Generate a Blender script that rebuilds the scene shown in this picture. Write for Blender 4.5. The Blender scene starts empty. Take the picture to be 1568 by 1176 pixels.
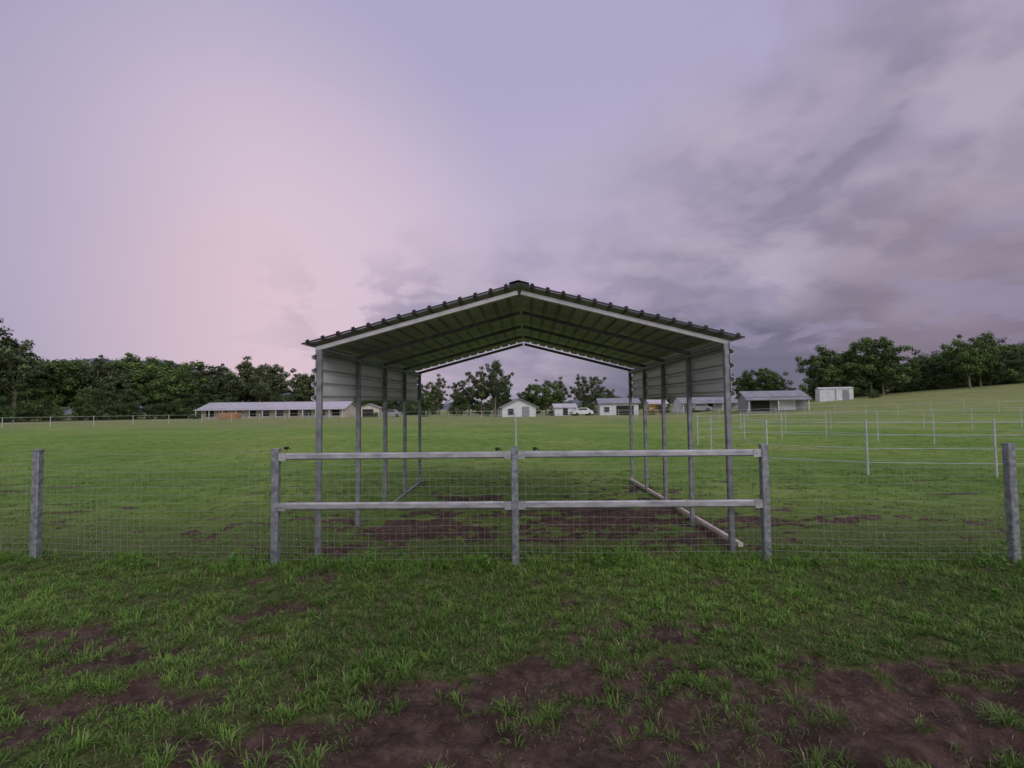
import bpy, math, random
import numpy as np
from mathutils import Vector, Matrix
random.seed(7); rng=np.random.default_rng(11)
scene=bpy.context.scene
R=math.radians

# ------------------------------------------------------------ utils
def srgb(r,g,b):
    def f(c):
        c/=255.0
        return c/12.92 if c<=0.04045 else ((c+0.055)/1.055)**2.4
    return (f(r),f(g),f(b),1.0)
def link(o,parent=None):
    scene.collection.objects.link(o)
    if parent is not None: o.parent=parent
    return o
def empty(name,loc=(0,0,0),rz=0.0):
    e=bpy.data.objects.new(name,None); e.location=loc; e.rotation_euler=(0,0,rz); e.empty_display_size=0.3
    return link(e)
def hsh(ix,iy,s):
    v=np.sin(ix*127.1+iy*311.7+s*74.7)*43758.5453
    return v-np.floor(v)
def vnoise(x,y,s=0):
    ix=np.floor(x); iy=np.floor(y); fx=x-ix; fy=y-iy
    fx=fx*fx*(3-2*fx); fy=fy*fy*(3-2*fy)
    a=hsh(ix,iy,s); b=hsh(ix+1,iy,s); c=hsh(ix,iy+1,s); d=hsh(ix+1,iy+1,s)
    return (a*(1-fx)+b*fx)*(1-fy)+(c*(1-fx)+d*fx)*fy
def fbm(x,y,s=0,o=4):
    t=0;a=.5;n=0
    for i in range(o):
        t=t+a*vnoise(x*2**i,y*2**i,s+i*13); n+=a; a*=.5
    return t/n
def sstep(a,b,x):
    t=np.clip((x-a)/(b-a),0,1); return t*t*(3-2*t)

def hillz(x,y):
    x=np.asarray(x,float); y=np.asarray(y,float)
    return 0.078*np.clip(x-28,0,110)*sstep(28,95,y)
def groundz(x,y):
    x=np.asarray(x,float); y=np.asarray(y,float)
    near=sstep(14,6,y)
    d=dirt(x,y)
    z=hillz(x,y)+near*((fbm(x*1.1,y*1.1,3)-.5)*0.08+(fbm(x*5,y*6,5,3)-.5)*0.085*(0.35+d)) - near*d*0.02
    return z
PATCH=[ # x,y,sx,sy,amp
 (1.1,2.6,2.0,.34,.95),(2.9,2.8,1.4,.32,.85),(0.4,3.15,1.1,.18,.85),(-.1,2.3,1.0,.3,.8),(2.4,3.25,1.1,.12,.7),(3.6,3.3,.8,.12,.6),
 (-2.9,3.65,.8,.16,1.0),(-2.2,4.2,.5,.18,.95),(-2.2,3.05,.7,.12,.8),(-.9,3.05,.5,.12,.7),(-1.6,2.6,.5,.10,.5),
 (-1.5,7.1,1.0,.9,.95),(1.7,7.3,1.3,1.1,.95),(2.3,9.4,.9,1.5,.6),(-1.2,9.4,.9,1.5,.5),(5.0,7.3,1.9,.26,.9),(.2,8.2,1.2,.8,.4),
 (-2.3,5.9,.5,.3,.45),(2.6,6.2,.5,.35,.6),(1.2,3.8,.5,.10,.45),(-3.6,6.9,.9,.18,.45),(-4.2,2.6,.6,.12,.5),(-4.6,7.6,.9,.2,.4)]
def dirt(x,y):
    b=-0.13
    wx=x+(fbm(x*2.1,y*2.1,41,3)-.5)*.7; wy=y+(fbm(x*2.1,y*2.1,43,3)-.5)*.5
    for (px,py,sx,sy,a) in PATCH:
        b=b+a*np.exp(-(((wx-px)/sx)**2+((wy-py)/sy)**2))
    far=sstep(10,16,y)
    d=b+(fbm(x*1.9,y*2.6,21)-.5)*1.6+(fbm(x*7,y*8,31,3)-.5)*1.4
    return sstep(.22,.5,d)*(1-far)

# ------------------------------------------------------------ materials
def newmat(name):
    m=bpy.data.materials.new(name); m.use_nodes=True
    nt=m.node_tree; b=nt.nodes['Principled BSDF']
    return m,nt,b
def noisy(name,c1,c2,scale=6,rough=.7,metal=0.0,bump=0.0,bscale=40,spec=.3,detail=4,stretch=None):
    m,nt,b=newmat(name)
    tc=nt.nodes.new('ShaderNodeTexCoord'); src=tc.outputs['Object']
    if stretch:
        mp=nt.nodes.new('ShaderNodeMapping'); mp.inputs['Scale'].default_value=stretch
        nt.links.new(src,mp.inputs[0]); src=mp.outputs[0]
    n=nt.nodes.new('ShaderNodeTexNoise'); n.inputs['Scale'].default_value=scale; n.inputs['Detail'].default_value=detail
    nt.links.new(src,n.inputs['Vector'])
    r=nt.nodes.new('ShaderNodeValToRGB'); r.color_ramp.elements[0].position=.32; r.color_ramp.elements[1].position=.68
    r.color_ramp.elements[0].color=(*c1[:3],1); r.color_ramp.elements[1].color=(*c2[:3],1)
    nt.links.new(n.outputs['Fac'],r.inputs[0]); nt.links.new(r.outputs[0],b.inputs['Base Color'])
    b.inputs['Roughness'].default_value=rough; b.inputs['Metallic'].default_value=metal
    b.inputs['Specular IOR Level'].default_value=spec
    if bump>0:
        n2=nt.nodes.new('ShaderNodeTexNoise'); n2.inputs['Scale'].default_value=bscale; nt.links.new(src,n2.inputs['Vector'])
        bp=nt.nodes.new('ShaderNodeBump'); bp.inputs['Strength'].default_value=bump; bp.inputs['Distance'].default_value=.02
        nt.links.new(n2.outputs['Fac'],bp.inputs['Height']); nt.links.new(bp.outputs[0],b.inputs['Normal'])
    return m
def attrmat(name,rough=.6,spec=.2,trans=0.25):
    m,nt,b=newmat(name)
    a=nt.nodes.new('ShaderNodeAttribute'); a.attribute_name='col'
    b.inputs['Roughness'].default_value=rough; b.inputs['Specular IOR Level'].default_value=spec
    nt.links.new(a.outputs['Color'],b.inputs['Base Color'])
    if trans>0:
        t=nt.nodes.new('ShaderNodeBsdfTranslucent'); nt.links.new(a.outputs['Color'],t.inputs['Color'])
        mx=nt.nodes.new('ShaderNodeMixShader'); mx.inputs[0].default_value=trans
        nt.links.new(b.outputs[0],mx.inputs[1]); nt.links.new(t.outputs[0],mx.inputs[2])
        nt.links.new(mx.outputs[0],nt.nodes['Material Output'].inputs['Surface'])
    return m
M_galv=noisy('galvanised_steel',(.15,.16,.18),(.36,.37,.41),18,.42,.5,.05,60,.5,detail=6)
M_rail=noisy('galvanised_rail',(.28,.28,.31),(.54,.53,.56),5,.38,.45,.05,60,.5,stretch=(1,3,3),detail=6)
M_galvd=noisy('galvanised_frame',(.14,.145,.16),(.28,.285,.31),9,.5,.35,.03,60,.4)
M_wire=noisy('wire_steel',(.27,.28,.28),(.38,.38,.39),20,.5,.3)
M_bow=noisy('bow_tube_steel',(.46,.44,.46),(.60,.58,.61),9,.45,.1)
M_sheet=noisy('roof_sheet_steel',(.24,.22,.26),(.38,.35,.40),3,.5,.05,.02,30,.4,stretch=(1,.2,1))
M_wall=noisy('wall_sheet_steel',(.52,.51,.55),(.64,.63,.67),3,.45,.1,.02,30,.4,stretch=(1,.2,1))
M_cap=noisy('dark_flashing',(.02,.02,.022),(.04,.04,.044),8,.5)
M_black=noisy('black_plastic',(.01,.01,.01),(.02,.02,.02),8,.4)
M_paint=noisy('base_rail_primer',(.42,.34,.31),(.66,.56,.52),7,.6,.05)
M_white=noisy('galvanised_panel_rail',(.34,.36,.36),(.48,.49,.50),5,.5,.1)
M_leaf=attrmat('foliage_leaves',.6,.15,0)
M_bark=noisy('bark',(.10,.085,.07),(.26,.23,.20),5,.9,0,.4,12,.1,stretch=(1,1,.3))
M_grass=attrmat('grass_blades',.6,.15,.25)

# ------------------------------------------------------------ mesh builder
class MB:
    def __init__(s): s.v=[];s.f=[];s.mi=[]
    def add(s,vs,fs,mi=0):
        o=len(s.v); s.v+= [tuple(v) for v in vs]; s.f+=[tuple(i+o for i in f) for f in fs]; s.mi+=[mi]*len(fs)
    def box(s,c,sz,mi=0,rz=0):
        hx,hy,hz=sz[0]/2,sz[1]/2,sz[2]/2; ca,sa=math.cos(rz),math.sin(rz)
        vs=[]
        for z in(-hz,hz):
            for x,y in((-hx,-hy),(hx,-hy),(hx,hy),(-hx,hy)):
                vs.append((c[0]+x*ca-y*sa,c[1]+x*sa+y*ca,c[2]+z))
        s.add(vs,[(3,2,1,0),(4,5,6,7),(0,1,5,4),(1,2,6,5),(2,3,7,6),(3,0,4,7)],mi)
    def tube(s,p0,p1,r0,r1=None,n=6,mi=0,cap=True):
        if r1 is None:r1=r0
        p0=Vector(p0);p1=Vector(p1);d=(p1-p0).normalized()
        u=d.cross(Vector((0,0,1)))
        if u.length<.01:u=Vector((1,0,0))
        u.normalize();w=u.cross(d); vs=[]
        for p,r in((p0,r0),(p1,r1)):
            for i in range(n):
                a=2*math.pi*(i+.5)/n; vs.append(p+u*math.cos(a)*r+w*math.sin(a)*r)
        fs=[(i,(i+1)%n,n+(i+1)%n,n+i) for i in range(n)]
        if cap: fs+=[tuple(range(n-1,-1,-1)),tuple(range(n,2*n))]
        s.add(vs,fs,mi)
    def beam(s,p0,p1,w,h,mi=0,ch=.15):
        p0=Vector(p0);p1=Vector(p1);d=(p1-p0).normalized()
        u=d.cross(Vector((0,0,1)))
        if u.length<.01:u=Vector((1,0,0))
        u.normalize();q=u.cross(d)
        c=min(w,h)*ch; a=w/2;b=h/2
        prof=[(a-c,-b),(a,-b+c),(a,b-c),(a-c,b),(-a+c,b),(-a,b-c),(-a,-b+c),(-a+c,-b)]
        vs=[]
        for p in(p0,p1):
            for x,y in prof: vs.append(p+u*x+q*y)
        n=8; fs=[(i,(i+1)%n,n+(i+1)%n,n+i) for i in range(n)]+[tuple(range(n-1,-1,-1)),tuple(range(n,2*n))]
        s.add(vs,fs,mi)
    def obj(s,name,mats,parent=None,smooth=False):
        me=bpy.data.meshes.new(name); me.from_pydata(s.v,[],s.f); 
        for m in (mats if isinstance(mats,(list,tuple)) else [mats]): me.materials.append(m)
        me.polygons.foreach_set('material_index',s.mi)
        if smooth: me.polygons.foreach_set('use_smooth',[True]*len(s.f))
        me.update()
        return link(bpy.data.objects.new(name,me),parent)
def quadmesh(name,V,Q,col=None,mats=(),mi=None,smooth=False):
    me=bpy.data.meshes.new(name)
    me.vertices.add(len(V)); me.vertices.foreach_set('co',np.ascontiguousarray(V,dtype=np.float32).ravel())
    nq=len(Q); me.loops.add(nq*4); me.loops.foreach_set('vertex_index',np.ascontiguousarray(Q,dtype=np.int32).ravel())
    me.polygons.add(nq); me.polygons.foreach_set('loop_start',np.arange(nq,dtype=np.int32)*4)
    for m in mats: me.materials.append(m)
    if mi is not None: me.polygons.foreach_set('material_index',np.asarray(mi,dtype=np.int32))
    me.polygons.foreach_set('use_smooth',np.full(nq,smooth))
    me.update(calc_edges=True)
    if col is not None:
        a=me.color_attributes.new('col','FLOAT_COLOR','POINT')
        c=np.ones((len(V),4),dtype=np.float32); c[:,:3]=col; a.data.foreach_set('color',c.ravel())
    return me

# ------------------------------------------------------------ ground
def geo(a,b,n): return np.geomspace(a,b,n+1)[1:]
xr=geo(7,2600,64); xs=np.concatenate([-xr[::-1],np.linspace(-7,7,313),xr])
ys=np.concatenate([-geo(3,600,10)[::-1],np.linspace(-3,.8,12),np.arange(.85,8,.04),np.arange(8,16,.12),geo(16,2600,66)])
X,Y=np.meshgrid(xs,ys); D=dirt(X,Y); Z=groundz(X,Y)
V=np.stack([X.ravel(),Y.ravel(),Z.ravel()],1); nx=len(xs); ny=len(ys)
ii=np.arange((ny-1)*(nx-1)); r_=ii//(nx-1); c_=ii%(nx-1); b_=r_*nx+c_
Q=np.stack([b_,b_+1,b_+nx+1,b_+nx],1)
m,nt,b=newmat('ground_grass_and_soil')
L=nt.links.new
at=nt.nodes.new('ShaderNodeAttribute'); at.attribute_name='col'
ge=nt.nodes.new('ShaderNodeNewGeometry')
def nz(scale,detail=5,rough=.6,vec=None):
    n=nt.nodes.new('ShaderNodeTexNoise'); n.inputs['Scale'].default_value=scale; n.inputs['Detail'].default_value=detail; n.inputs['Roughness'].default_value=rough
    L(vec or ge.outputs['Position'],n.inputs['Vector']); return n.outputs['Fac']
def ramp(fac,stops):
    r=nt.nodes.new('ShaderNodeValToRGB'); e=r.color_ramp.elements
    while len(e)<len(stops): e.new(.5)
    for k,(p,c) in enumerate(stops): e[k].position=p; e[k].color=(*c,1)
    L(fac,r.inputs[0]); return r.outputs[0]
def mix(f,a,c,mode='MIX'):
    n=nt.nodes.new('ShaderNodeMix'); n.data_type='RGBA'; n.blend_type=mode
    if isinstance(f,float): n.inputs[0].default_value=f
    else: L(f,n.inputs[0])
    for s,v in((6,a),(7,c)):
        if isinstance(v,tuple): n.inputs[s].default_value=(*v,1)
        else: L(v,n.inputs[s])
    return n.outputs[2]
def mr(v,a,b2,c=0.0,d=1.0):
    n=nt.nodes.new('ShaderNodeMapRange'); n.inputs[1].default_value=a;n.inputs[2].default_value=b2;n.inputs[3].default_value=c;n.inputs[4].default_value=d
    L(v,n.inputs[0]); return n.outputs[0]
soil=ramp(nz(9,7,.72),[(.3,(.060,.037,.032)),(.5,(.115,.075,.064)),(.7,(.215,.150,.130))])
soil=mix(1.0,soil,ramp(nz(1.6,3,.6),[(.35,(.72,.72,.73)),(.65,(1.2,1.17,1.15))]),'MULTIPLY')
thatch=ramp(nz(18,6,.7),[(.3,(.045,.060,.02)),(.5,(.105,.125,.045)),(.7,(.21,.195,.09))])
field=ramp(nz(1.3,7,.78),[(.3,(.105,.180,.034)),(.5,(.185,.290,.062)),(.7,(.30,.375,.12))])
big=ramp(nz(.12,5,.6),[(.38,(.76,.86,.8)),(.52,(1.,1.,1.)),(.66,(1.38,1.10,1.3))])
field=mix(1.0,field,big,'MULTIPLY')
sx=nt.nodes.new('ShaderNodeSeparateXYZ'); L(ge.outputs['Position'],sx.inputs[0])
inside=mr(sx.outputs['Y'],5.3,9.0)
grasscol=mix(inside,thatch,field)
farb=mr(sx.outputs['Y'],35,75)
dry=ramp(nz(.25,6,.7),[(.35,(.17,.225,.07)),(.65,(.28,.275,.135))])
grasscol=mix(farb,grasscol,dry)
sr=nt.nodes.new('ShaderNodeSeparateColor'); L(at.outputs['Color'],sr.inputs[0])
edge=nt.nodes.new('ShaderNodeMath'); edge.operation='ADD'; L(sr.outputs[0],edge.inputs[0]); L(mr(nz(22,5,.7),.3,.7,-.35,.35),edge.inputs[1])
dm=mr(edge.outputs[0],.3,.6)
L(mix(dm,grasscol,soil),b.inputs['Base Color'])
b.inputs['Roughness'].default_value=.95; b.inputs['Specular IOR Level'].default_value=.1
bp=nt.nodes.new('ShaderNodeBump'); bp.inputs['Strength'].default_value=1.0; bp.inputs['Distance'].default_value=.08
L(nz(14,7,.75),bp.inputs['Height']); L(bp.outputs[0],b.inputs['Normal'])
M_ground=m
me=quadmesh('ground',V,Q,np.repeat(D.ravel()[:,None],3,1),[M_ground],smooth=True)
link(bpy.data.objects.new('ground',me))

# ------------------------------------------------------------ grass
def blades(bx,by,ang,lean,ln,w,c):
    n=len(bx); bz=groundz(bx,by)-.004
    dx=np.cos(ang);dy=np.sin(ang); px=-dy;py=dx
    tw=rng.uniform(-.8,.8,n); px2=px*np.cos(tw)+dx*np.sin(tw); py2=py*np.cos(tw)+dy*np.sin(tw)
    P=np.zeros((n,6,3)); 
    l1=lean*.55; h1=ln*.55*np.cos(l1); o1=ln*.55*np.sin(l1)
    l2=np.minimum(lean*1.5,1.9); h2=h1+ln*.45*np.cos(l2); o2=o1+ln*.45*np.sin(l2)
    for k,(o,h,ww) in enumerate(((0,0,1.0),(o1,h1,.85),(o2,h2,.12))):
        for s in(0,1):
            sg=(-.5 if s==0 else .5)*w*ww
            P[:,k*2+s,0]=bx+dx*o+px2*sg; P[:,k*2+s,1]=by+dy*o+py2*sg; P[:,k*2+s,2]=bz+h
    base=np.arange(n)*6
    Q=np.concatenate([np.stack([base,base+1,base+3,base+2],1),np.stack([base+2,base+3,base+5,base+4],1)])
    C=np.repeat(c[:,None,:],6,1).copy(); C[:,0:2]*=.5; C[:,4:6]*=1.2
    return P.reshape(-1,3),Q,C.reshape(-1,3)
def tufts(nt_,y0,y1,per,lmin,lmax,w,thr,spread,xw=1.2,bright=1.0,patchy=.6,dry=.08,flat=0.0):
    u=rng.uniform(0,1,nt_); y=np.sqrt(y0*y0+u*(y1*y1-y0*y0)); x=rng.uniform(-1,1,nt_)*(y*xw+.6)
    d=dirt(x,y); dn=fbm(x*2.6,y*2.6,77)
    keep=rng.uniform(0,1,nt_)>np.clip(d*thr+(.5-dn)*patchy*2.4,0,.985)
    x=x[keep];y=y[keep];d=d[keep]; n=len(x)
    k=rng.integers(int(per*.5),int(per*1.5)+1,n); idx=np.repeat(np.arange(n),k); N=len(idx)
    size=(rng.uniform(lmin,lmax,n)*(.5+1.05*fbm(x*1.5,y*1.5,99)))[idx]
    a=rng.uniform(0,2*math.pi,N); rr=rng.uniform(0,1,N)**.7*spread
    bx=x[idx]+np.cos(a)*rr; by=y[idx]+np.sin(a)*rr
    ang=a+rng.normal(0,.5,N); lean=np.clip(.3+flat+rr/spread*.85+rng.normal(0,.25,N),.05,1.45)
    ln=size*rng.uniform(.5,1.15,N)
    hue=fbm(bx*.9,by*.9,55)[:,None]; r2=rng.uniform(0,1,(N,1)); tr=rng.uniform(0,1,n)[idx][:,None]
    A=np.array([.066,.132,.026]);B=np.array([.185,.320,.064]);Cc=np.array([.33,.29,.16])
    t=np.clip(.55*tr+.3*r2+1.0*(hue-.42),0,1)
    c=A*(1-t)+B*t
    dryp=(rng.uniform(0,1,(N,1))<dry); c=np.where(dryp,Cc*(.5+.6*r2),c)*bright
    return blades(bx,by,ang,lean,ln,w*rng.uniform(.7,1.3,N),c)
def weedline(n,fy,yj):
    x=rng.uniform(-6.5,6.5,n); y=fy(x)+rng.normal(0,yj,n)
    kp=rng.uniform(0,1,n)<np.clip(fbm(x*2.3,x*0+3,12)*2.2-.55,0.08,1); x=x[kp];y=y[kp];n=len(x)
    k=rng.integers(6,18,n); idx=np.repeat(np.arange(n),k); N=len(idx)
    s=(rng.uniform(.04,.14,n)*(.35+1.1*fbm(x*2.7,x*0,8)))[idx]
    a=rng.uniform(0,6.28,N); rr=rng.uniform(0,.035,N)
    c=np.array([.085,.17,.032])+rng.uniform(0,1,(N,1))*np.array([.08,.12,.02])
    return blades(x[idx]+np.cos(a)*rr,y[idx]+np.sin(a)*rr,a,rng.uniform(.1,1.1,N),s*rng.uniform(.5,1.2,N),.006*rng.uniform(.7,1.6,N),c)
FP=[(-16.5,6.6),(-11,6.15),(-5.55,5.70),(-2.65,5.46),(.02,5.41),(2.757,5.36),(5.28,5.19),(10.6,4.9),(16,4.6)]
fpx=np.array([p[0] for p in FP]);fpy=np.array([p[1] for p in FP])
fy=lambda x: np.interp(x,fpx,fpy)
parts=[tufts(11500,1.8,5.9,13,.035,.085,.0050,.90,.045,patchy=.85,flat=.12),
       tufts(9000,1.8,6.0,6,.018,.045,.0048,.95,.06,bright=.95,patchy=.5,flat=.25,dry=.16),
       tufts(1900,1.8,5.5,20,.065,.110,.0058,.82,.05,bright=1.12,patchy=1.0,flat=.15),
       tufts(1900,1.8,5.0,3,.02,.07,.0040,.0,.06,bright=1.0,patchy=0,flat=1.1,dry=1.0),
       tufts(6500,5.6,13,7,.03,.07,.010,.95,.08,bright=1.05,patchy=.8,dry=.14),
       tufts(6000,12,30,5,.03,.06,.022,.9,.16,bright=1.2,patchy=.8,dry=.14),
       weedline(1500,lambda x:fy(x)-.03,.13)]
off=0;Vs=[];Qs=[];Cs=[]
for v,q,c in parts: Vs.append(v);Qs.append(q+off);Cs.append(c);off+=len(v)
me=quadmesh('grass',np.concatenate(Vs),np.concatenate(Qs),np.concatenate(Cs),[M_grass],smooth=True)
link(bpy.data.objects.new('grass',me))
Vs=[];Qs=[];Cs=[];off=0
for (wx_,wy_,s) in((5.0,5.05,.30),(4.85,5.1,.22),(1.15,5.25,.20),(-1.55,5.3,.22),(-.3,5.25,.14),(.9,5.2,.14),(-3.1,5.4,.16),(3.2,5.2,.12),(-.8,5.3,.12),(4.2,4.3,.10),(-4.1,5.4,.12),(2.1,5.15,.12)):
    z0=float(groundz(np.array([wx_]),np.array([wy_]))[0])
    n=60; g=rng.normal(0,1,(n,3)); h=rng.uniform(.1,1,(n,1))
    pos=np.array([wx_,wy_,z0])+np.concatenate([g[:,:2]*s*.28*(1.1-h*.6),h*s],1)
    a=rng.normal(0,1,(n,3)); a[:,2]*=.4; a/=np.linalg.norm(a,axis=1)[:,None]; bb=np.cross(a,rng.normal(0,1,(n,3))+np.array([0,0,1.5])); bb/=np.linalg.norm(bb,axis=1)[:,None]
    l=.022*rng.uniform(.6,1.3,(n,1)); vv=np.stack([pos-a*l,pos+bb*l*.5,pos+a*l,pos-bb*l*.5],1).reshape(-1,3)
    bi=np.arange(n)*4+off; Vs.append(vv);Qs.append(np.stack([bi,bi+1,bi+2,bi+3],1)); Cs.append(np.repeat(np.array([.10,.20,.04])*rng.uniform(.7,1.5,(n,1)),4,0)); off+=4*n
link(bpy.data.objects.new('broadleaf_weeds',quadmesh('broadleaf_weeds',np.concatenate(Vs),np.concatenate(Qs),np.concatenate(Cs),[M_grass])))

# ------------------------------------------------------------ front fence
def gz(x,y): return float(groundz(np.array([x]),np.array([y]))[0])
fence=empty('steel_mesh_fence')
for i,(px,py) in enumerate(FP):
    mb=MB(); z0=-.3; w=.078; tl_=[.012,-.008,-.012,-.006,0,.006,.010,0,0][i]
    mb.beam((px,py,z0),(px+tl_,py,1.262),w,w,0,.1)
    mb.box((px+tl_,py,1.266),(w+.006,w+.006,.012))
    mb.obj('post_%d'%i,M_galv,fence)
for a,bb in((3,4),(4,5)):
    p=Vector((*FP[a],0));q=Vector((*FP[bb],0)); d=(q-p).normalized()
    for zc,h in((1.183,.075),(.632,.080)):
        mb=MB(); mb.beam(p+d*.04+Vector((0,0,zc)),q-d*.04+Vector((0,0,zc)),.045,h,0,.35)
        for e,sg in((p,1),(q,-1)):
            c=e+d*sg*.075; ang=math.atan2(d.y,d.x)
            mb.box((c.x,c.y-.026,zc),(.08,.006,h+.012),0,ang)
            mb.tube((c.x,c.y-.029,zc),(c.x,c.y-.038,zc),.009,.009,6)
        mb.obj('rail',M_rail,fence)
mb=MB(); wr=.0013
def wire(p,q,r=wr): mb.tube(p,q,r,r,3,0,False)
hz=[.04,.11,.18,.25,.33,.41,.49,.575,.66,.75,.84,.93,1.02,1.10]
for k in range(len(FP)-1):
    p=Vector((*FP[k],0));q=Vector((*FP[k+1],0)); Ln=(q-p).length
    off_=Vector((0,.043,0))
    n=max(1,int(Ln/.5))
    def pt(t,z): return p.lerp(q,t)+off_+Vector((.008*math.sin(z*11+k+t*31)*z,.02*math.sin(t*9+k)*math.sin(z*3),z-.014*math.sin(t*math.pi)+.006*math.sin(t*23+z*7)))
    for z in hz:
        for j in range(n): wire(pt(j/n,z),pt((j+1)/n,z),.0014)
    if k not in(3,4):
        for j in range(n): wire(pt(j/n,1.225),pt((j+1)/n,1.225),.0017)
    m_=int(Ln/.076)
    for j in range(m_):
        t=(j+.5)/m_
        wire(pt(t,.03),pt(t,.4),.0010); wire(pt(t,.4),pt(t,.75),.0010); wire(pt(t,.75),pt(t,1.10),.0010)
mb.obj('mesh_infill',M_wire,fence)
mb=MB()
for (x,z) in((-2.55,1.275),(-.17,1.245),(.25,1.245)):
    y=float(fy(x))+.03
    mb.tube((x,y,z-.03),(x,y,z),.006); mb.tube((x-.025,y,z),(x+.02,y,z+.006),.017,.013,8); mb.tube((x+.02,y,z),(x+.045,y,z-.015),.006)
mb.obj('insulators',M_black,fence)

# ------------------------------------------------------------ carport
sh=empty('carport_shelter',(.10,5.79,0),-.0334)
W=2.44; LEN=5.42; nb=4; EZ=2.44; slope=.68/2.58
rise_back=.09
def zt(y): return rise_back*y/LEN
for i in range(nb+1):
    y=LEN*i/nb; zz=zt(y)
    for sg,nm in((-1,'left'),(1,'right')):
        mb=MB(); mb.beam((sg*W,y,-.2),(sg*W,y,EZ+zz-.005),.062,.062,0,.12); mb.obj('leg_%s_%d'%(nm,i),M_galvd,sh)
        mb=MB(); 
        mb.beam((sg*(W+.04),y,EZ+zz+.005),(sg*.02,y,EZ+zz+.005+slope*(W+.02)),.05,.055,0,.12)
        mb.obj('bow_%s_%d'%(nm,i),M_bow if i==0 else M_galvd,sh)
for sg in(-1,1):
    mb=MB(); mb.beam((sg*(W+.002),-.03,EZ-.035),(sg*(W+.002),LEN+.03,EZ+rise_back-.035),.07,.05); mb.obj('eave_rail',M_galvd,sh)
    mb=MB()
    if sg>0: mb.beam((W+.12,.05,.075),(W-.03,LEN,.05),.06,.05)
    else: mb.beam((-W+.05,3.0,-.01),(-W+.03,LEN,.03),.045,.045)
    mb.obj('base_rail',M_paint if sg>0 else M_galvd,sh)
def trap(length,pitch,rib,h):
    pts=[(0,0)];s=0
    while s<length-1e-4:
        a=min(pitch-rib,length-s); pts.append((s+a,0)); 
        if s+pitch<=length+.02:
            pts+= [(s+pitch-rib*.75,h),(s+pitch-rib*.25,h),(s+pitch,0)]
        s+=pitch
    return pts
def sheet(name,prof3,y0,y1,mat,thick=.004):
    n=len(prof3); ny_=5; vs=[];fs=[]
    for j in range(ny_):
        y=y0+(y1-y0)*j/(ny_-1)
        for (x,z) in prof3: vs.append((x,y,z+zt(y)))
    for j in range(ny_-1):
        for i in range(n-1): fs.append((j*n+i,j*n+i+1,(j+1)*n+i+1,(j+1)*n+i))
    me=bpy.data.meshes.new(name); me.from_pydata(vs,[],fs); me.materials.append(mat)
    o=link(bpy.data.objects.new(name,me),sh)
    md=o.modifiers.new('s','SOLIDIFY'); md.thickness=thick; md.offset=0
    return o
SL=math.sqrt(1+slope**2); run=2.60
for sg,nm in((-1,'left'),(1,'right')):
    pr=trap(run*SL,.19,.055,.032)
    zr=EZ+.035+slope*W+.055
    p3=[]
    nxn=slope/SL; nzn=1/SL
    for s,h in pr:
        x=s/SL; z=zr-s*slope/SL
        p3.append((sg*(x+h*nxn),z+h*nzn))
    sheet('roof_sheet_'+nm,p3,-.10,LEN+.12,M_sheet)
    mb=MB()
    mb.beam((sg*.0,-.108,zr+.012),(sg*(run+.02),-.108,zr+.012-slope*(run+.02)),.010,.020); mb.obj('edge_flashing_'+nm,M_cap,sh)
    mb=MB()
    for s in np.arange(.19,run*SL+.01,.19):
        x=(s-.0275)/SL; z=zr-(s-.0275)*slope/SL
        mb.beam((sg*x-.020,-.112,z+.032+sg*.020*slope),(sg*x+.020,-.112,z+.032-sg*.020*slope),.014,.022)
    mb.obj('rib_caps_'+nm,M_cap,sh)
    wp=trap(.66,.165,.07,.045)
    vs=[(sg*(W+.034+h),(EZ+.03)-s) for s,h in wp]
    sheet('wall_sheet_'+nm,vs,-.05,LEN+.05,M_wall)
mb=MB()
for sg in(-1,1):
    vs=[(0,-.115,zr+.045),(sg*.12,-.115,zr+.045-.12*slope),(sg*.12,LEN+.13,zr+.045+rise_back-.12*slope),(0,LEN+.13,zr+.045+rise_back)]
    mb.add(vs,[(0,1,2,3)])
o=mb.obj('ridge_cap',M_cap,sh); md=o.modifiers.new('s','SOLIDIFY'); md.thickness=.006

# ------------------------------------------------------------ other fences
def rail_fence(name,pts,h,rails,pr,rr,mat,step=None,par=None):
    par=par or empty(name); mb=MB(); P=[]
    for a,bb in zip(pts[:-1],pts[1:]):
        a=Vector(a);bb=Vector(bb); n=1 if not step else max(1,round((bb-a).length/step))
        for j in range(n): P.append(a.lerp(bb,j/n))
    P.append(Vector(pts[-1])); G=[Vector((p.x,p.y,gz(p.x,p.y))) for p in P]
    for g in G:
        mb.tube(g-Vector((0,0,.1)),g+Vector((0,0,h)),pr,pr,8)
    mb.obj('posts',mat,par); mb=MB()
    for zr_ in rails:
        for a,bb in zip(G[:-1],G[1:]): mb.tube(a+Vector((0,0,zr_)),bb+Vector((0,0,zr_)),rr,rr,6)
    mb.obj('rails',mat,par); return par
rail_fence('yard_panel_fence',[(7.6,18.6),(6.85,13.1),(8.55,11.74),(11.15,11.24),(14.2,10.7),(18,10)],1.34,[.30,.64,.96,1.25],.024,.008,M_white)
rail_fence('yard_panel_fence',[(8.0,21),(11.8,24.7),(13.7,24.7),(15.7,24.3),(16.7,22.2),(17.7,20.4),(20,17)],1.32,[.35,.66,.97,1.25],.024,.009,M_white)
rail_fence('paddock_rail_fence',[(-90,52),(-60,57),(-33,88),(-4,95)],1.25,[.5,1.2],.04,.014,M_white,4)
rail_fence('paddock_rail_fence',[(-8,80),(6,92),(30,88)],1.25,[.5,1.2],.04,.016,M_white,3.5)
rail_fence('paddock_rail_fence',[(.12,17),(.3,60)],1.27,[.35,.8,1.2],.028,.009,M_white,5)
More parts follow.
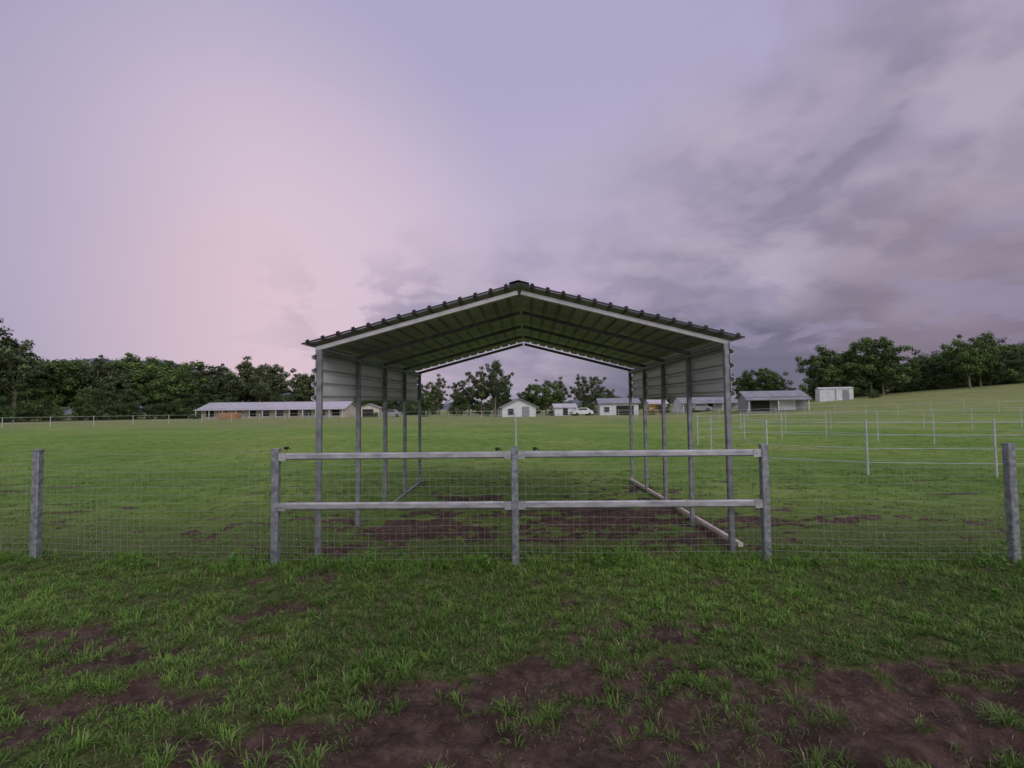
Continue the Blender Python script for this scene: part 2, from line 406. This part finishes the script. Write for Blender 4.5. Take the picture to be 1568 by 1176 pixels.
rail_fence('hillside_rail_fence',[(12,60),(35,58),(60,52),(95,46)],1.3,[.5,1.22],.032,.014,M_white,3.2)
rail_fence('hillside_rail_fence',[(16,34),(28,33),(48,30)],1.3,[.5,1.22],.026,.009,M_white,3)
rail_fence('wire_paddock_fence',[(4,42),(-2,46),(-24,40),(-60,36)],1.2,[.5,1.1],.022,.005,M_galv,5)

# ------------------------------------------------------------ trees
def make_tree(name,seed,H,cr,style,tint=(1,1,1)):
    rs=np.random.default_rng(seed); rd=random.Random(seed)
    mb=MB(); clumps=[]
    tr=H*.022
    if style=='gum': tb=.36; n_l=10
    elif style=='round': tb=.22; n_l=13
    elif style=='bush': tb=.06; n_l=12
    else: tb=.28; n_l=10
    p=Vector((0,0,-.3)); top=Vector((rd.uniform(-.05,.05)*H,rd.uniform(-.05,.05)*H,H*tb))
    mid=p.lerp(top,.5)+Vector((rd.uniform(-.02,.02)*H,0,0))
    mb.tube(p,mid,tr*1.3,tr,8,0,False); mb.tube(mid,top,tr,tr*.8,8,0,False)
    for i in range(n_l):
        az=i*2.4+rd.uniform(-.4,.4); f=(i+.6)/n_l
        if style=='gum': r=cr*math.sin(math.pi*(.25+.7*f))*rd.uniform(.5,1.05); z=H*(tb+.04+(.95-tb-.04)*f)
        elif style=='tall': r=cr*math.sin(math.pi*(.2+.7*f))*rd.uniform(.5,1.0); z=H*(tb+(.95-tb)*f)
        elif style=='round': r=cr*math.sqrt(max(.05,1-(f*1.05-.2)**2))*rd.uniform(.55,1.0); z=H*(tb+.06+(.86-tb-.05)*f)
        else: r=cr*math.sqrt(max(.05,1-(f)**2))*rd.uniform(.5,1.0); z=H*(.1+.78*f)
        e=Vector((r*math.cos(az),r*math.sin(az),z))
        k=top.lerp(e,.5)+Vector((0,0,-.03*H*rd.random()))
        st=top if rd.random()<.6 else mid.lerp(top,.8)
        mb.tube(st,k,tr*.5,tr*.32,6,0,False); mb.tube(k,e,tr*.32,tr*.1,5,0,False)
        sz=H*{'gum':.088,'tall':.085,'round':.12,'bush':.17}[style]*rd.uniform(.8,1.25)
        clumps.append((e,sz)); 
        for j in range({'gum':3,'tall':3,'round':4,'bush':3}[style]):
            o=Vector((rd.gauss(0,1),rd.gauss(0,1),rd.gauss(0,.7)))*sz*1.05
            e2=e+o; clumps.append((e2,sz*rd.uniform(.5,.9))); mb.tube(k.lerp(e,.6),e2,tr*.12,tr*.05,4,0,False)
        clumps.append((k,sz*.9))
    tv=np.array(mb.v); tq=np.array(mb.f)
    Ps=[tv];Qs=[tq];Cs=[np.tile([.1,.09,.08],(len(tv),1))]; mi=[np.zeros(len(tq),int)]; off=len(tv)
    for c,sz in clumps:
        n=int({'gum':95,'tall':100,'round':110,'bush':95}[style]*min(1.6,(sz/(H*.09))**2*1.0+.3))
        g=rs.normal(0,1,(n,3)); g/=np.linalg.norm(g,axis=1)[:,None]; rad=rs.uniform(.3,1.08,(n,1))
        pos=np.array(c)+g*rad*sz*np.array([1,1,.68])
        L_=H*.0165*rs.uniform(.6,1.4,(n,1))
        nrm=g*.9+np.array([0,0,.5])+rs.normal(0,.45,(n,3))
        a=np.cross(nrm,rs.normal(0,1,(n,3))); a/=np.linalg.norm(a,axis=1)[:,None]
        bb=np.cross(nrm,a); bb/=np.linalg.norm(bb,axis=1)[:,None]+1e-6
        vv=np.stack([pos-a*L_,pos+bb*L_*.65,pos+a*L_,pos-bb*L_*.65],1).reshape(-1,3)
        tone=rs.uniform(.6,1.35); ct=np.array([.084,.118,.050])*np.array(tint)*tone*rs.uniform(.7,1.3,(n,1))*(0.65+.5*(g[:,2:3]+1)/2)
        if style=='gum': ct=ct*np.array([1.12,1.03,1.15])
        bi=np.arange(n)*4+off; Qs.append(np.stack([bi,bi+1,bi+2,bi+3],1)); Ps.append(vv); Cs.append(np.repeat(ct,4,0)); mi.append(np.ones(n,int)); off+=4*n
    return quadmesh(name,np.concatenate(Ps),np.concatenate(Qs),np.concatenate(Cs),[M_bark,M_leaf],np.concatenate(mi))
T={}
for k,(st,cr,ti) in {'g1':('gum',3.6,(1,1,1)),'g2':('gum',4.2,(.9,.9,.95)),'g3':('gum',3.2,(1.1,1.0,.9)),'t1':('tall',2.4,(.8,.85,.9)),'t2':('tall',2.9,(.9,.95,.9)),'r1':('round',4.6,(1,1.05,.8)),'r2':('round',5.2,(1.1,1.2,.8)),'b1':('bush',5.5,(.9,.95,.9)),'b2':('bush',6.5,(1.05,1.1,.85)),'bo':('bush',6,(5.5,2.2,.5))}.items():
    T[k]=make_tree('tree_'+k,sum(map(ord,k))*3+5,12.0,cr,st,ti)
def tree(name,key,x,y,H,wide=1.0,par=None,rz=None):
    o=bpy.data.objects.new(name,T[key]); s=H/12.0
    o.location=(x,y,float(hillz(x,y))); o.scale=(s*wide,s*wide,s); o.rotation_euler=(0,0,rz if rz is not None else random.uniform(0,6.28))
    return link(o,par)
tl=empty('distant_tree_line')
def line(pts,rows,step,keys,hs,par,dense=1.0):
    for (x0,y0,h0),(x1,y1,h1) in zip(pts[:-1],pts[1:]):
        Ln=math.hypot(x1-x0,y1-y0); n=int(Ln/step)
        for r in range(rows):
            for j in range(n):
                t=(j+random.random())/n; h=(h0+(h1-h0)*t)*random.uniform(*hs)*(1+.04*r)
                x=x0+(x1-x0)*t+random.uniform(-1,1)-(0 if x0>0 else 1.5*r); y=y0+(y1-y0)*t+r*5+random.uniform(-1.5,1.5)
                tree('tree',random.choice(keys),x,y,h,random.uniform(.85,1.2),par)
line([(-150,80,15),(-105,93,14),(-90,112,14.8),(-72,131,14.2),(-32,148,12)],3,4.4,['g1','g2','g3','r1','r2','g1'],(.74,1.08),tl)
line([(-150,76,6),(-103,89,6),(-88,108,6.5),(-71,127,6),(-30,144,5)],1,2.6,['b1','b2'],(.7,1.2),tl)
for x,y,h,k in((-100,90,20,'g2'),(-97,94,17,'g1'),(-66,126,14,'g1'),(-50,138,13.5,'g3')): tree('gum_tree',k,x,y,h,.9)
bgm=empty('background_trees')
line([(-32,155,8),(-5,158,6.5),(20,158,6.5),(60,152,6.5)],2,4.5,['g1','g3','r1','r2','b1'],(.55,.95),bgm)
line([(-32,135,2.5),(20,140,2.5),(58,125,3)],1,3.2,['b1','b2'],(.6,1.5),bgm)
for px,D_,h,k,w in((652,125,8.8,'r1',.8),(672,125,10,'g3',.8),(700,120,8.5,'t1',1),(718,118,11,'t2',.9),(738,116,11,'g3',.8),(757,112,13.2,'g1',.75),(762,114,12,'t2',.9),(772,118,9,'t1',1),
   (812,125,8.0,'r1',.8),(835,120,9.0,'r2',.9),(858,122,8.8,'g3',1.),(890,116,9.3,'g2',.9),(912,118,9.6,'g1',.85),(925,130,7,'r1',.8),(985,140,6,'b1',.8),(1050,130,6.5,'r1',1),
   (1135,115,7.5,'r2',.9),(1160,112,8.2,'r1',.95),(1180,112,8,'r2',.9)):
    tree('gum_tree' if k[0] in'gt' else 'broadleaf_tree',k,(px-784)*D_/740,D_,h,w)
for px,D_,h,k,w in((1262,98,9.8,'r1',.95),(1288,100,11.4,'r2',1.0),(1335,97,12,'r1',1.05),(1352,99,11,'g2',1.),(1318,100,8.5,'b1',1.0),(1300,97,7,'b2',1.0),(1486,92,10.8,'r2',.8),(1502,95,10,'r1',.8)):
    tree('broadleaf_tree',k,(px-784)*D_/740,D_,h,w)
hl=empty('hilltop_tree_line')
line([(74,104,7),(88,102,7),(104,98,8),(135,90,9)],3,3.6,['r1','r2','b1','b2'],(.75,1.05),hl)
line([(60,104,3.8),(74,102,4.3),(104,94,4.3),(135,86,4)],1,2.4,['b1','b2'],(.7,1.2),hl)
tree('shrub','b1',65.5,88,1.6,1.1); tree('shrub','b2',67,89,1.2,1.2); tree('orange_patch_shrub','bo',29.0,100,2.4,1.0)  # last one: bush with strongly orange-tinted leaves, placed for an orange patch
for px,D_,h in((560,112,1.6),(575,110,1.2),(300,106,1.4),(650,105,1.3),(845,104,1.5),(905,108,1.8),(1075,96,1.6),(1020,104,1.4),(745,106,1.3),(1215,80,1.0),(1150,84,1.5)):
    tree('shrub',random.choice(['b1','b2']),(px-784)*D_/740,D_,h,1.3)

# ------------------------------------------------------------ distant hills
M_hill=noisy('hazed_hill_forest',(.13,.14,.18),(.17,.18,.225),.02,1,0,0,1,.05)  # blue-grey aerial haze is mixed into the forest colour
def ridge(name,rad,prof):
    az=np.linspace(-1.25,1.25,220); t=np.tan(az*.98)
    hx=[p[0] for p in prof]; hh=[p[1] for p in prof]
    h=np.interp(t,hx,hh)*(.95+.10*fbm(az*14,az*0,4,4)); V=[];Q=[]
    for k,(dr,fz) in enumerate(((0,0),(120,.6),(220,1.0),(500,.3))):
        V.append(np.stack([(rad+dr)*np.sin(az),(rad+dr)*np.cos(az),h*fz-4],1))
    n=len(az)
    for k in range(3):
        i=np.arange(n-1)+k*n; Q.append(np.stack([i,i+1,i+1+n,i+n],1))
    link(bpy.data.objects.new(name,quadmesh(name,np.concatenate(V),np.concatenate(Q),None,[M_hill],smooth=True)))
ridge('distant_hills',900,[(-2.8,50),(-1.2,55),(-.98,78),(-.90,94),(-.84,104),(-.78,98),(-.72,101),(-.66,96),(-.6,80),(-.48,50),(-.2,18),(.1,18),(.19,38),(.26,18),(.42,22),(.49,36),(.56,30),(.64,50),(.75,20),(1,30),(2.8,30)])

# ------------------------------------------------------------ buildings
M_wcream=noisy('cream_wall',(.45,.41,.35),(.55,.50,.43),1.5,.8)
M_wwhite=noisy('white_wall',(.52,.52,.56),(.66,.66,.69),1.5,.7)
M_wgrey=noisy('grey_cladding',(.20,.20,.22),(.28,.28,.30),1.5,.7)
M_rlil=noisy('pale_metal_roof',(.40,.38,.44),(.50,.48,.54),1.2,.5,.1)
M_rgrey=noisy('grey_metal_roof',(.20,.20,.23),(.30,.30,.34),1.2,.5,.1)
M_glass=noisy('dark_window',(.02,.025,.03),(.05,.055,.065),2,.15,0,0,1,.6)
M_dark=noisy('dark_opening',(.02,.02,.02),(.035,.033,.03),2,.9)
M_terra=noisy('terracotta_paint',(.30,.16,.09),(.38,.21,.12),2,.7)
def house(name,x,y,w,d,eave,ridge_,wall,roof,rz=0,along='x',opens=(),over=.4,verandah=0,z=None):
    z=float(hillz(x,y)) if z is None else z
    e=empty(name,(x,y,z),rz); mb=MB()
    hw,hd=w/2,d/2
    if along=='x': g=[(-hw,0,ridge_),(hw,0,ridge_)]
    else: g=[(0,-hd,ridge_),(0,hd,ridge_)]
    vs=[(-hw,-hd,-.5),(hw,-hd,-.5),(hw,hd,-.5),(-hw,hd,-.5),(-hw,-hd,eave),(hw,-hd,eave),(hw,hd,eave),(-hw,hd,eave)]+g
    if along=='x': fs=[(0,1,5,4),(2,3,7,6),(1,2,6,9,5),(3,0,4,8,7)]
    else: fs=[(1,2,6,5),(3,0,4,7),(0,1,5,8,4),(2,3,7,9,6)]
    mb.add(vs,fs); mb.obj('walls',wall,e)
    for sg in(-1,1):
        mb=MB()
        if along=='x':
            s=(ridge_-eave)/hd; a=hd+over
            vs=[(-hw-over,0,ridge_+.06),(hw+over,0,ridge_+.06),(hw+over,sg*a,ridge_+.06-s*a),(-hw-over,sg*a,ridge_+.06-s*a)]
        else:
            s=(ridge_-eave)/hw; a=hw+over
            vs=[(0,-hd-over,ridge_+.06),(0,hd+over,ridge_+.06),(sg*a,hd+over,ridge_+.06-s*a),(sg*a,-hd-over,ridge_+.06-s*a)]
        mb.add(vs,[(0,1,2,3)]); o=mb.obj('roof',roof,e); md=o.modifiers.new('s','SOLIDIFY'); md.thickness=.12
    for (ox,oz,ow,oh,mt) in opens:
        mb=MB(); mb.box((ox,-hd-.03,oz),(ow,.06,oh)); mb.obj('opening',mt,e)
        if mt is M_glass:
            mb=MB()
            for q in(-1,1): mb.box((ox+q*(ow/2+.05),-hd-.05,oz),(.1,.1,oh+.2)); mb.box((ox,-hd-.052,oz+q*(oh/2+.05)),(ow,.1,.1))
            mb.obj('window_frame',M_wwhite,e)
    if verandah:
        mb=MB(); v=verandah
        vs=[(-hw-over,-hd-over,eave-.15),(hw+over,-hd-over,eave-.15),(hw+over,-hd-v,eave-.5),(-hw-over,-hd-v,eave-.5)]
        mb.add(vs,[(0,1,2,3)]); o=mb.obj('verandah_roof',roof,e); md=o.modifiers.new('s','SOLIDIFY'); md.thickness=.1
        mb=MB(); n=max(2,int(w/3))
        for k in range(n+1): mb.box((-hw+w*k/n,-hd-v+.15,(eave-.5)/2-.1),(.12,.12,eave-.5))
        mb.obj('verandah_posts',M_wwhite,e)
    return e
house('long_stable_building',-55.3,116,33,8,2.35,3.6,M_wcream,M_rlil,.02,'x',
      [(-14.5+3.2*k,1.25,1.7,1.6,M_glass if k%3 else M_dark) for k in range(10)],.5,2.2)
house('gabled_farm_house',1.0,99,6.6,8,1.95,3.5,M_wwhite,M_rgrey,.08,'y',[(-1.6,.95,1.1,1.3,M_glass),(1.3,1.0,1.4,1.9,M_wgrey)],.5)
house('carport_farm_house',23.,106,8,7,2.5,3.5,M_wwhite,M_rgrey,-.1,'x',[(1.2,1.0,3.6,2.0,M_dark),(-2.6,1.2,1.1,1.1,M_glass)],.5)
house('low_white_house',39,98,11,7,2.3,3.5,M_wwhite,M_rgrey,-.1,'x',[(-3.6,1.2,1.4,1.1,M_glass),(0,1.0,1,1.9,M_dark),(3.2,1.2,1.4,1.1,M_glass)],.5,1.8,.4)
house('grey_machinery_shed',41.5,78,8.2,7,2.1,3.0,M_wgrey,M_rgrey,-.25,'x',[(-2.2,.95,2.6,1.9,M_dark),(1.5,1.0,2.4,1.8,M_wwhite)],.4,1.6)
house('small_outbuilding',11,103,4.5,3,1.7,2.4,M_wwhite,M_rlil,.1,'x',[(0,.8,1,1.4,M_dark)],.3)
house('small_outbuilding',-33,112,5,4,2.0,2.9,M_wcream,M_rgrey,.1,'y',[(0,.9,2.4,1.8,M_dark)],.3)
house('small_outbuilding',32,108,4,3,2.,2.8,M_wcream,M_rlil,.1,'x',[(0,.9,1.4,1.6,M_dark)],.3)
house('small_white_shed',61.2,92,5.4,3.4,2.05,2.3,M_wwhite,M_wwhite,-.35,'x',[(-.1,1.0,.12,2.0,M_wgrey),(1.5,.95,1.0,1.9,M_wgrey)],.08)
e=empty('storage_container',(-60,103,0),.05); mb=MB(); mb.box((0,0,.75),(3.6,2,1.3)); 
for k in range(12): mb.box((-1.65+.3*k,-1.02,.75),(.12,.05,1.2))
for k in(-1.5,1.5): mb.box((k,0,.05),(.3,1.8,.1))
mb.obj('shell',M_terra,e)
def car(name,x,y,rz,mat):
    e=empty(name,(x,y,float(hillz(x,y))),rz); mb=MB()
    prof=[(-2.2,.35),(-2.2,.85),(-1.9,1.0),(-1.55,1.05),(-1.0,1.6),(.9,1.65),(1.7,1.1),(2.2,.95),(2.25,.35)]
    n=len(prof); vs=[(a,-.85,c) for a,c in prof]+[(a,.85,c) for a,c in prof]
    fs=[tuple(range(n)),tuple(range(2*n-1,n-1,-1))]+[(i,n+i,n+(i+1)%n,(i+1)%n) for i in range(n)]
    mb.add(vs,fs); mb.obj('body',mat,e); mb=MB()
    for sx_ in(-1.35,1.35):
        for sy in(-.8,.8): mb.tube((sx_,sy-.1,.33),(sx_,sy+.1,.33),.34,.34,16)
    mb.obj('wheels',M_black,e); mb=MB(); mb.box((-.1,0,1.33),(1.9,1.73,.36)); mb.obj('windows',M_glass,e)
car('parked_car',14.5,101,.2,M_wwhite); car('parked_car',36,93,2.9,M_wgrey); car('parked_car',-27,108,.1,M_wgrey)

# ------------------------------------------------------------ world sky
w=bpy.data.worlds.new('World'); scene.world=w; w.use_nodes=True; nt=w.node_tree; nt.nodes.clear()
L=nt.links.new
def val(v,sock):
    if isinstance(v,(int,float)): sock.default_value=v
    else: L(v,sock)
def Mt(op,a,b=0.0,c=None,clamp=False):
    n=nt.nodes.new('ShaderNodeMath'); n.operation=op; n.use_clamp=clamp; val(a,n.inputs[0]); val(b,n.inputs[1])
    if c is not None: val(c,n.inputs[2])
    return n.outputs[0]
def MR(v,a,b,c=0.0,d=1.0,smooth=True):
    n=nt.nodes.new('ShaderNodeMapRange'); n.interpolation_type='SMOOTHSTEP' if smooth else 'LINEAR'
    val(v,n.inputs[0]); n.inputs[1].default_value=a;n.inputs[2].default_value=b;n.inputs[3].default_value=c;n.inputs[4].default_value=d
    return n.outputs[0]
def MX(f,a,b,mode='MIX'):
    n=nt.nodes.new('ShaderNodeMix'); n.data_type='RGBA'; n.blend_type=mode; val(f,n.inputs[0])
    for s,v in((6,a),(7,b)):
        if isinstance(v,tuple): n.inputs[s].default_value=(*v[:3],1)
        else: L(v,n.inputs[s])
    return n.outputs[2]
tc=nt.nodes.new('ShaderNodeTexCoord'); sp=nt.nodes.new('ShaderNodeSeparateXYZ'); L(tc.outputs['Generated'],sp.inputs[0])
x,y,z=sp.outputs
zz=Mt('MAXIMUM',z,0.0)
rp=nt.nodes.new('ShaderNodeValToRGB'); L(zz,rp.inputs[0]); e=rp.color_ramp.elements
stops=[(0.0,srgb(158,146,174)),(.10,srgb(176,158,184)),(.22,srgb(192,175,200)),(.38,srgb(188,177,205)),(.55,srgb(176,169,200)),(1.0,srgb(166,164,196))]
while len(e)<len(stops): e.new(.5)
for k,(p,c) in enumerate(stops): e[k].position=p; e[k].color=c
clear=rp.outputs[0]
def dotd(d):
    n=nt.nodes.new('ShaderNodeVectorMath'); n.operation='DOT_PRODUCT'; L(tc.outputs['Generated'],n.inputs[0]); dd=Vector(d).normalized(); n.inputs[1].default_value=dd; return n.outputs['Value']
pink=MR(dotd((-.52,1,.24)),.86,1.02)
clear=MX(Mt('MULTIPLY',pink,.85),clear,srgb(222,199,212))
pink2=MR(dotd((-.60,1,.16)),.965,1.0)
clear=MX(Mt('MULTIPLY',pink2,.5),clear,srgb(226,194,202))
clear=MX(MR(x,-.40,-.78,0,.55),clear,srgb(150,147,178))
den=Mt('ADD',zz,.30)
cb=nt.nodes.new('ShaderNodeCombineXYZ'); L(Mt('DIVIDE',x,den),cb.inputs[0]); L(Mt('DIVIDE',y,den),cb.inputs[1]); cb.inputs[2].default_value=3.7
def NZ(scale,det,ro,dist=0.0,off=(0,0,0)):
    mp=nt.nodes.new('ShaderNodeMapping'); L(cb.outputs[0],mp.inputs[0]); mp.inputs['Location'].default_value=off
    n=nt.nodes.new('ShaderNodeTexNoise'); L(mp.outputs[0],n.inputs['Vector']); n.inputs['Scale'].default_value=scale; n.inputs['Detail'].default_value=det; n.inputs['Roughness'].default_value=ro; n.inputs['Distortion'].default_value=dist
    return n.outputs['Fac']
n1=NZ(1.6,7,.48,.1); n1b=NZ(1.6,5,.48,.1,(.10,-.12,0)); n2=NZ(3.4,6,.5,.2,(5,2,1)); n2b=NZ(3.4,4,.5,.2,(5.05,1.94,1)); n3=NZ(.9,2,.5,0,(9,4,0))
bias=Mt('SUBTRACT',x,Mt('MULTIPLY',zz,.80))
cv=Mt('ADD',Mt('MULTIPLY',bias,1.3),Mt('ADD',Mt('MULTIPLY',Mt('SUBTRACT',n1,.5),2.2),Mt('MULTIPLY',Mt('SUBTRACT',n2,.5),1.0)))
cov=MR(cv,-.62,.22)
lit=MR(Mt('SUBTRACT',n1,n1b),-.06,.08)
lit2=MR(Mt('SUBTRACT',n2,n2b),-.05,.06)
shade=MR(n2,.36,.64)
ccol=MX(shade,srgb(140,132,154),srgb(162,153,175))
ccol=MX(MR(n3,.45,.60,0,.55),ccol,srgb(132,125,147))
ccol=MX(Mt('MULTIPLY',lit,.60),ccol,srgb(188,176,196))
ccol=MX(Mt('MULTIPLY',lit2,.22),ccol,srgb(196,184,200))
low=Mt('MULTIPLY',MR(Mt('ADD',zz,Mt('MULTIPLY',Mt('SUBTRACT',n1,.5),.32)),.27,.09),MR(x,.0,.30))
ccol=MX(Mt('MULTIPLY',low,.92),ccol,srgb(92,91,114))
warm=MR(dotd((.92,1,.22)),.965,1.0)
ccol=MX(Mt('MULTIPLY',warm,.45),ccol,srgb(150,128,140))
cov2=Mt('MAXIMUM',cov,Mt('MULTIPLY',low,.92))
sky=MX(Mt('MULTIPLY',cov2,.93),clear,ccol)
n4=NZ(4.0,6,.55,.2,(2.3,7.1,4))
sm=Mt('MULTIPLY',MR(n4,.47,.60),Mt('MULTIPLY',MR(zz,.07,.12),MR(zz,.34,.18)))
sm=Mt('MULTIPLY',sm,MR(x,-.55,-.15))
sky=MX(Mt('MULTIPLY',sm,.7),sky,srgb(148,139,166))
sky=MX(MR(y,.25,-.4),sky,(.68,.66,.74))
ns=nt.nodes.new('ShaderNodeTexSky'); ns.sky_type='NISHITA'; ns.sun_disc=False; ns.sun_elevation=R(32); ns.sun_rotation=R(145)
bg1=nt.nodes.new('ShaderNodeBackground'); L(sky,bg1.inputs[0]); bg1.inputs[1].default_value=.98
bg2=nt.nodes.new('ShaderNodeBackground'); L(ns.outputs[0],bg2.inputs[0]); bg2.inputs[1].default_value=.004
ad=nt.nodes.new('ShaderNodeAddShader'); L(bg1.outputs[0],ad.inputs[0]); L(bg2.outputs[0],ad.inputs[1])
ow=nt.nodes.new('ShaderNodeOutputWorld'); L(ad.outputs[0],ow.inputs[0])

sl=bpy.data.lights.new('rear_fill','SUN'); sl.energy=1.25; sl.angle=R(35); sl.color=(1,.95,.92)  # broad soft lamp added from behind right; the set sun lies ahead-left
so=link(bpy.data.objects.new('rear_fill',sl))
az=R(145); el=R(32); d=Vector((math.sin(az)*math.cos(el),math.cos(az)*math.cos(el),math.sin(el)))
so.rotation_euler=d.to_track_quat('Z','Y').to_euler()

# ------------------------------------------------------------ camera
cam=bpy.data.cameras.new('camera'); co=link(bpy.data.objects.new('camera',cam))
cam.sensor_width=36; cam.lens=17.0; cam.clip_end=6000; cam.clip_start=.05
co.matrix_world=Matrix.Translation((0,0,1.7))@Matrix.Rotation(R(90+2.86),4,'X')@Matrix.Rotation(R(-.6),4,'Z')
scene.camera=co
scene.view_settings.view_transform='Standard'; scene.view_settings.look='None'; scene.view_settings.exposure=0
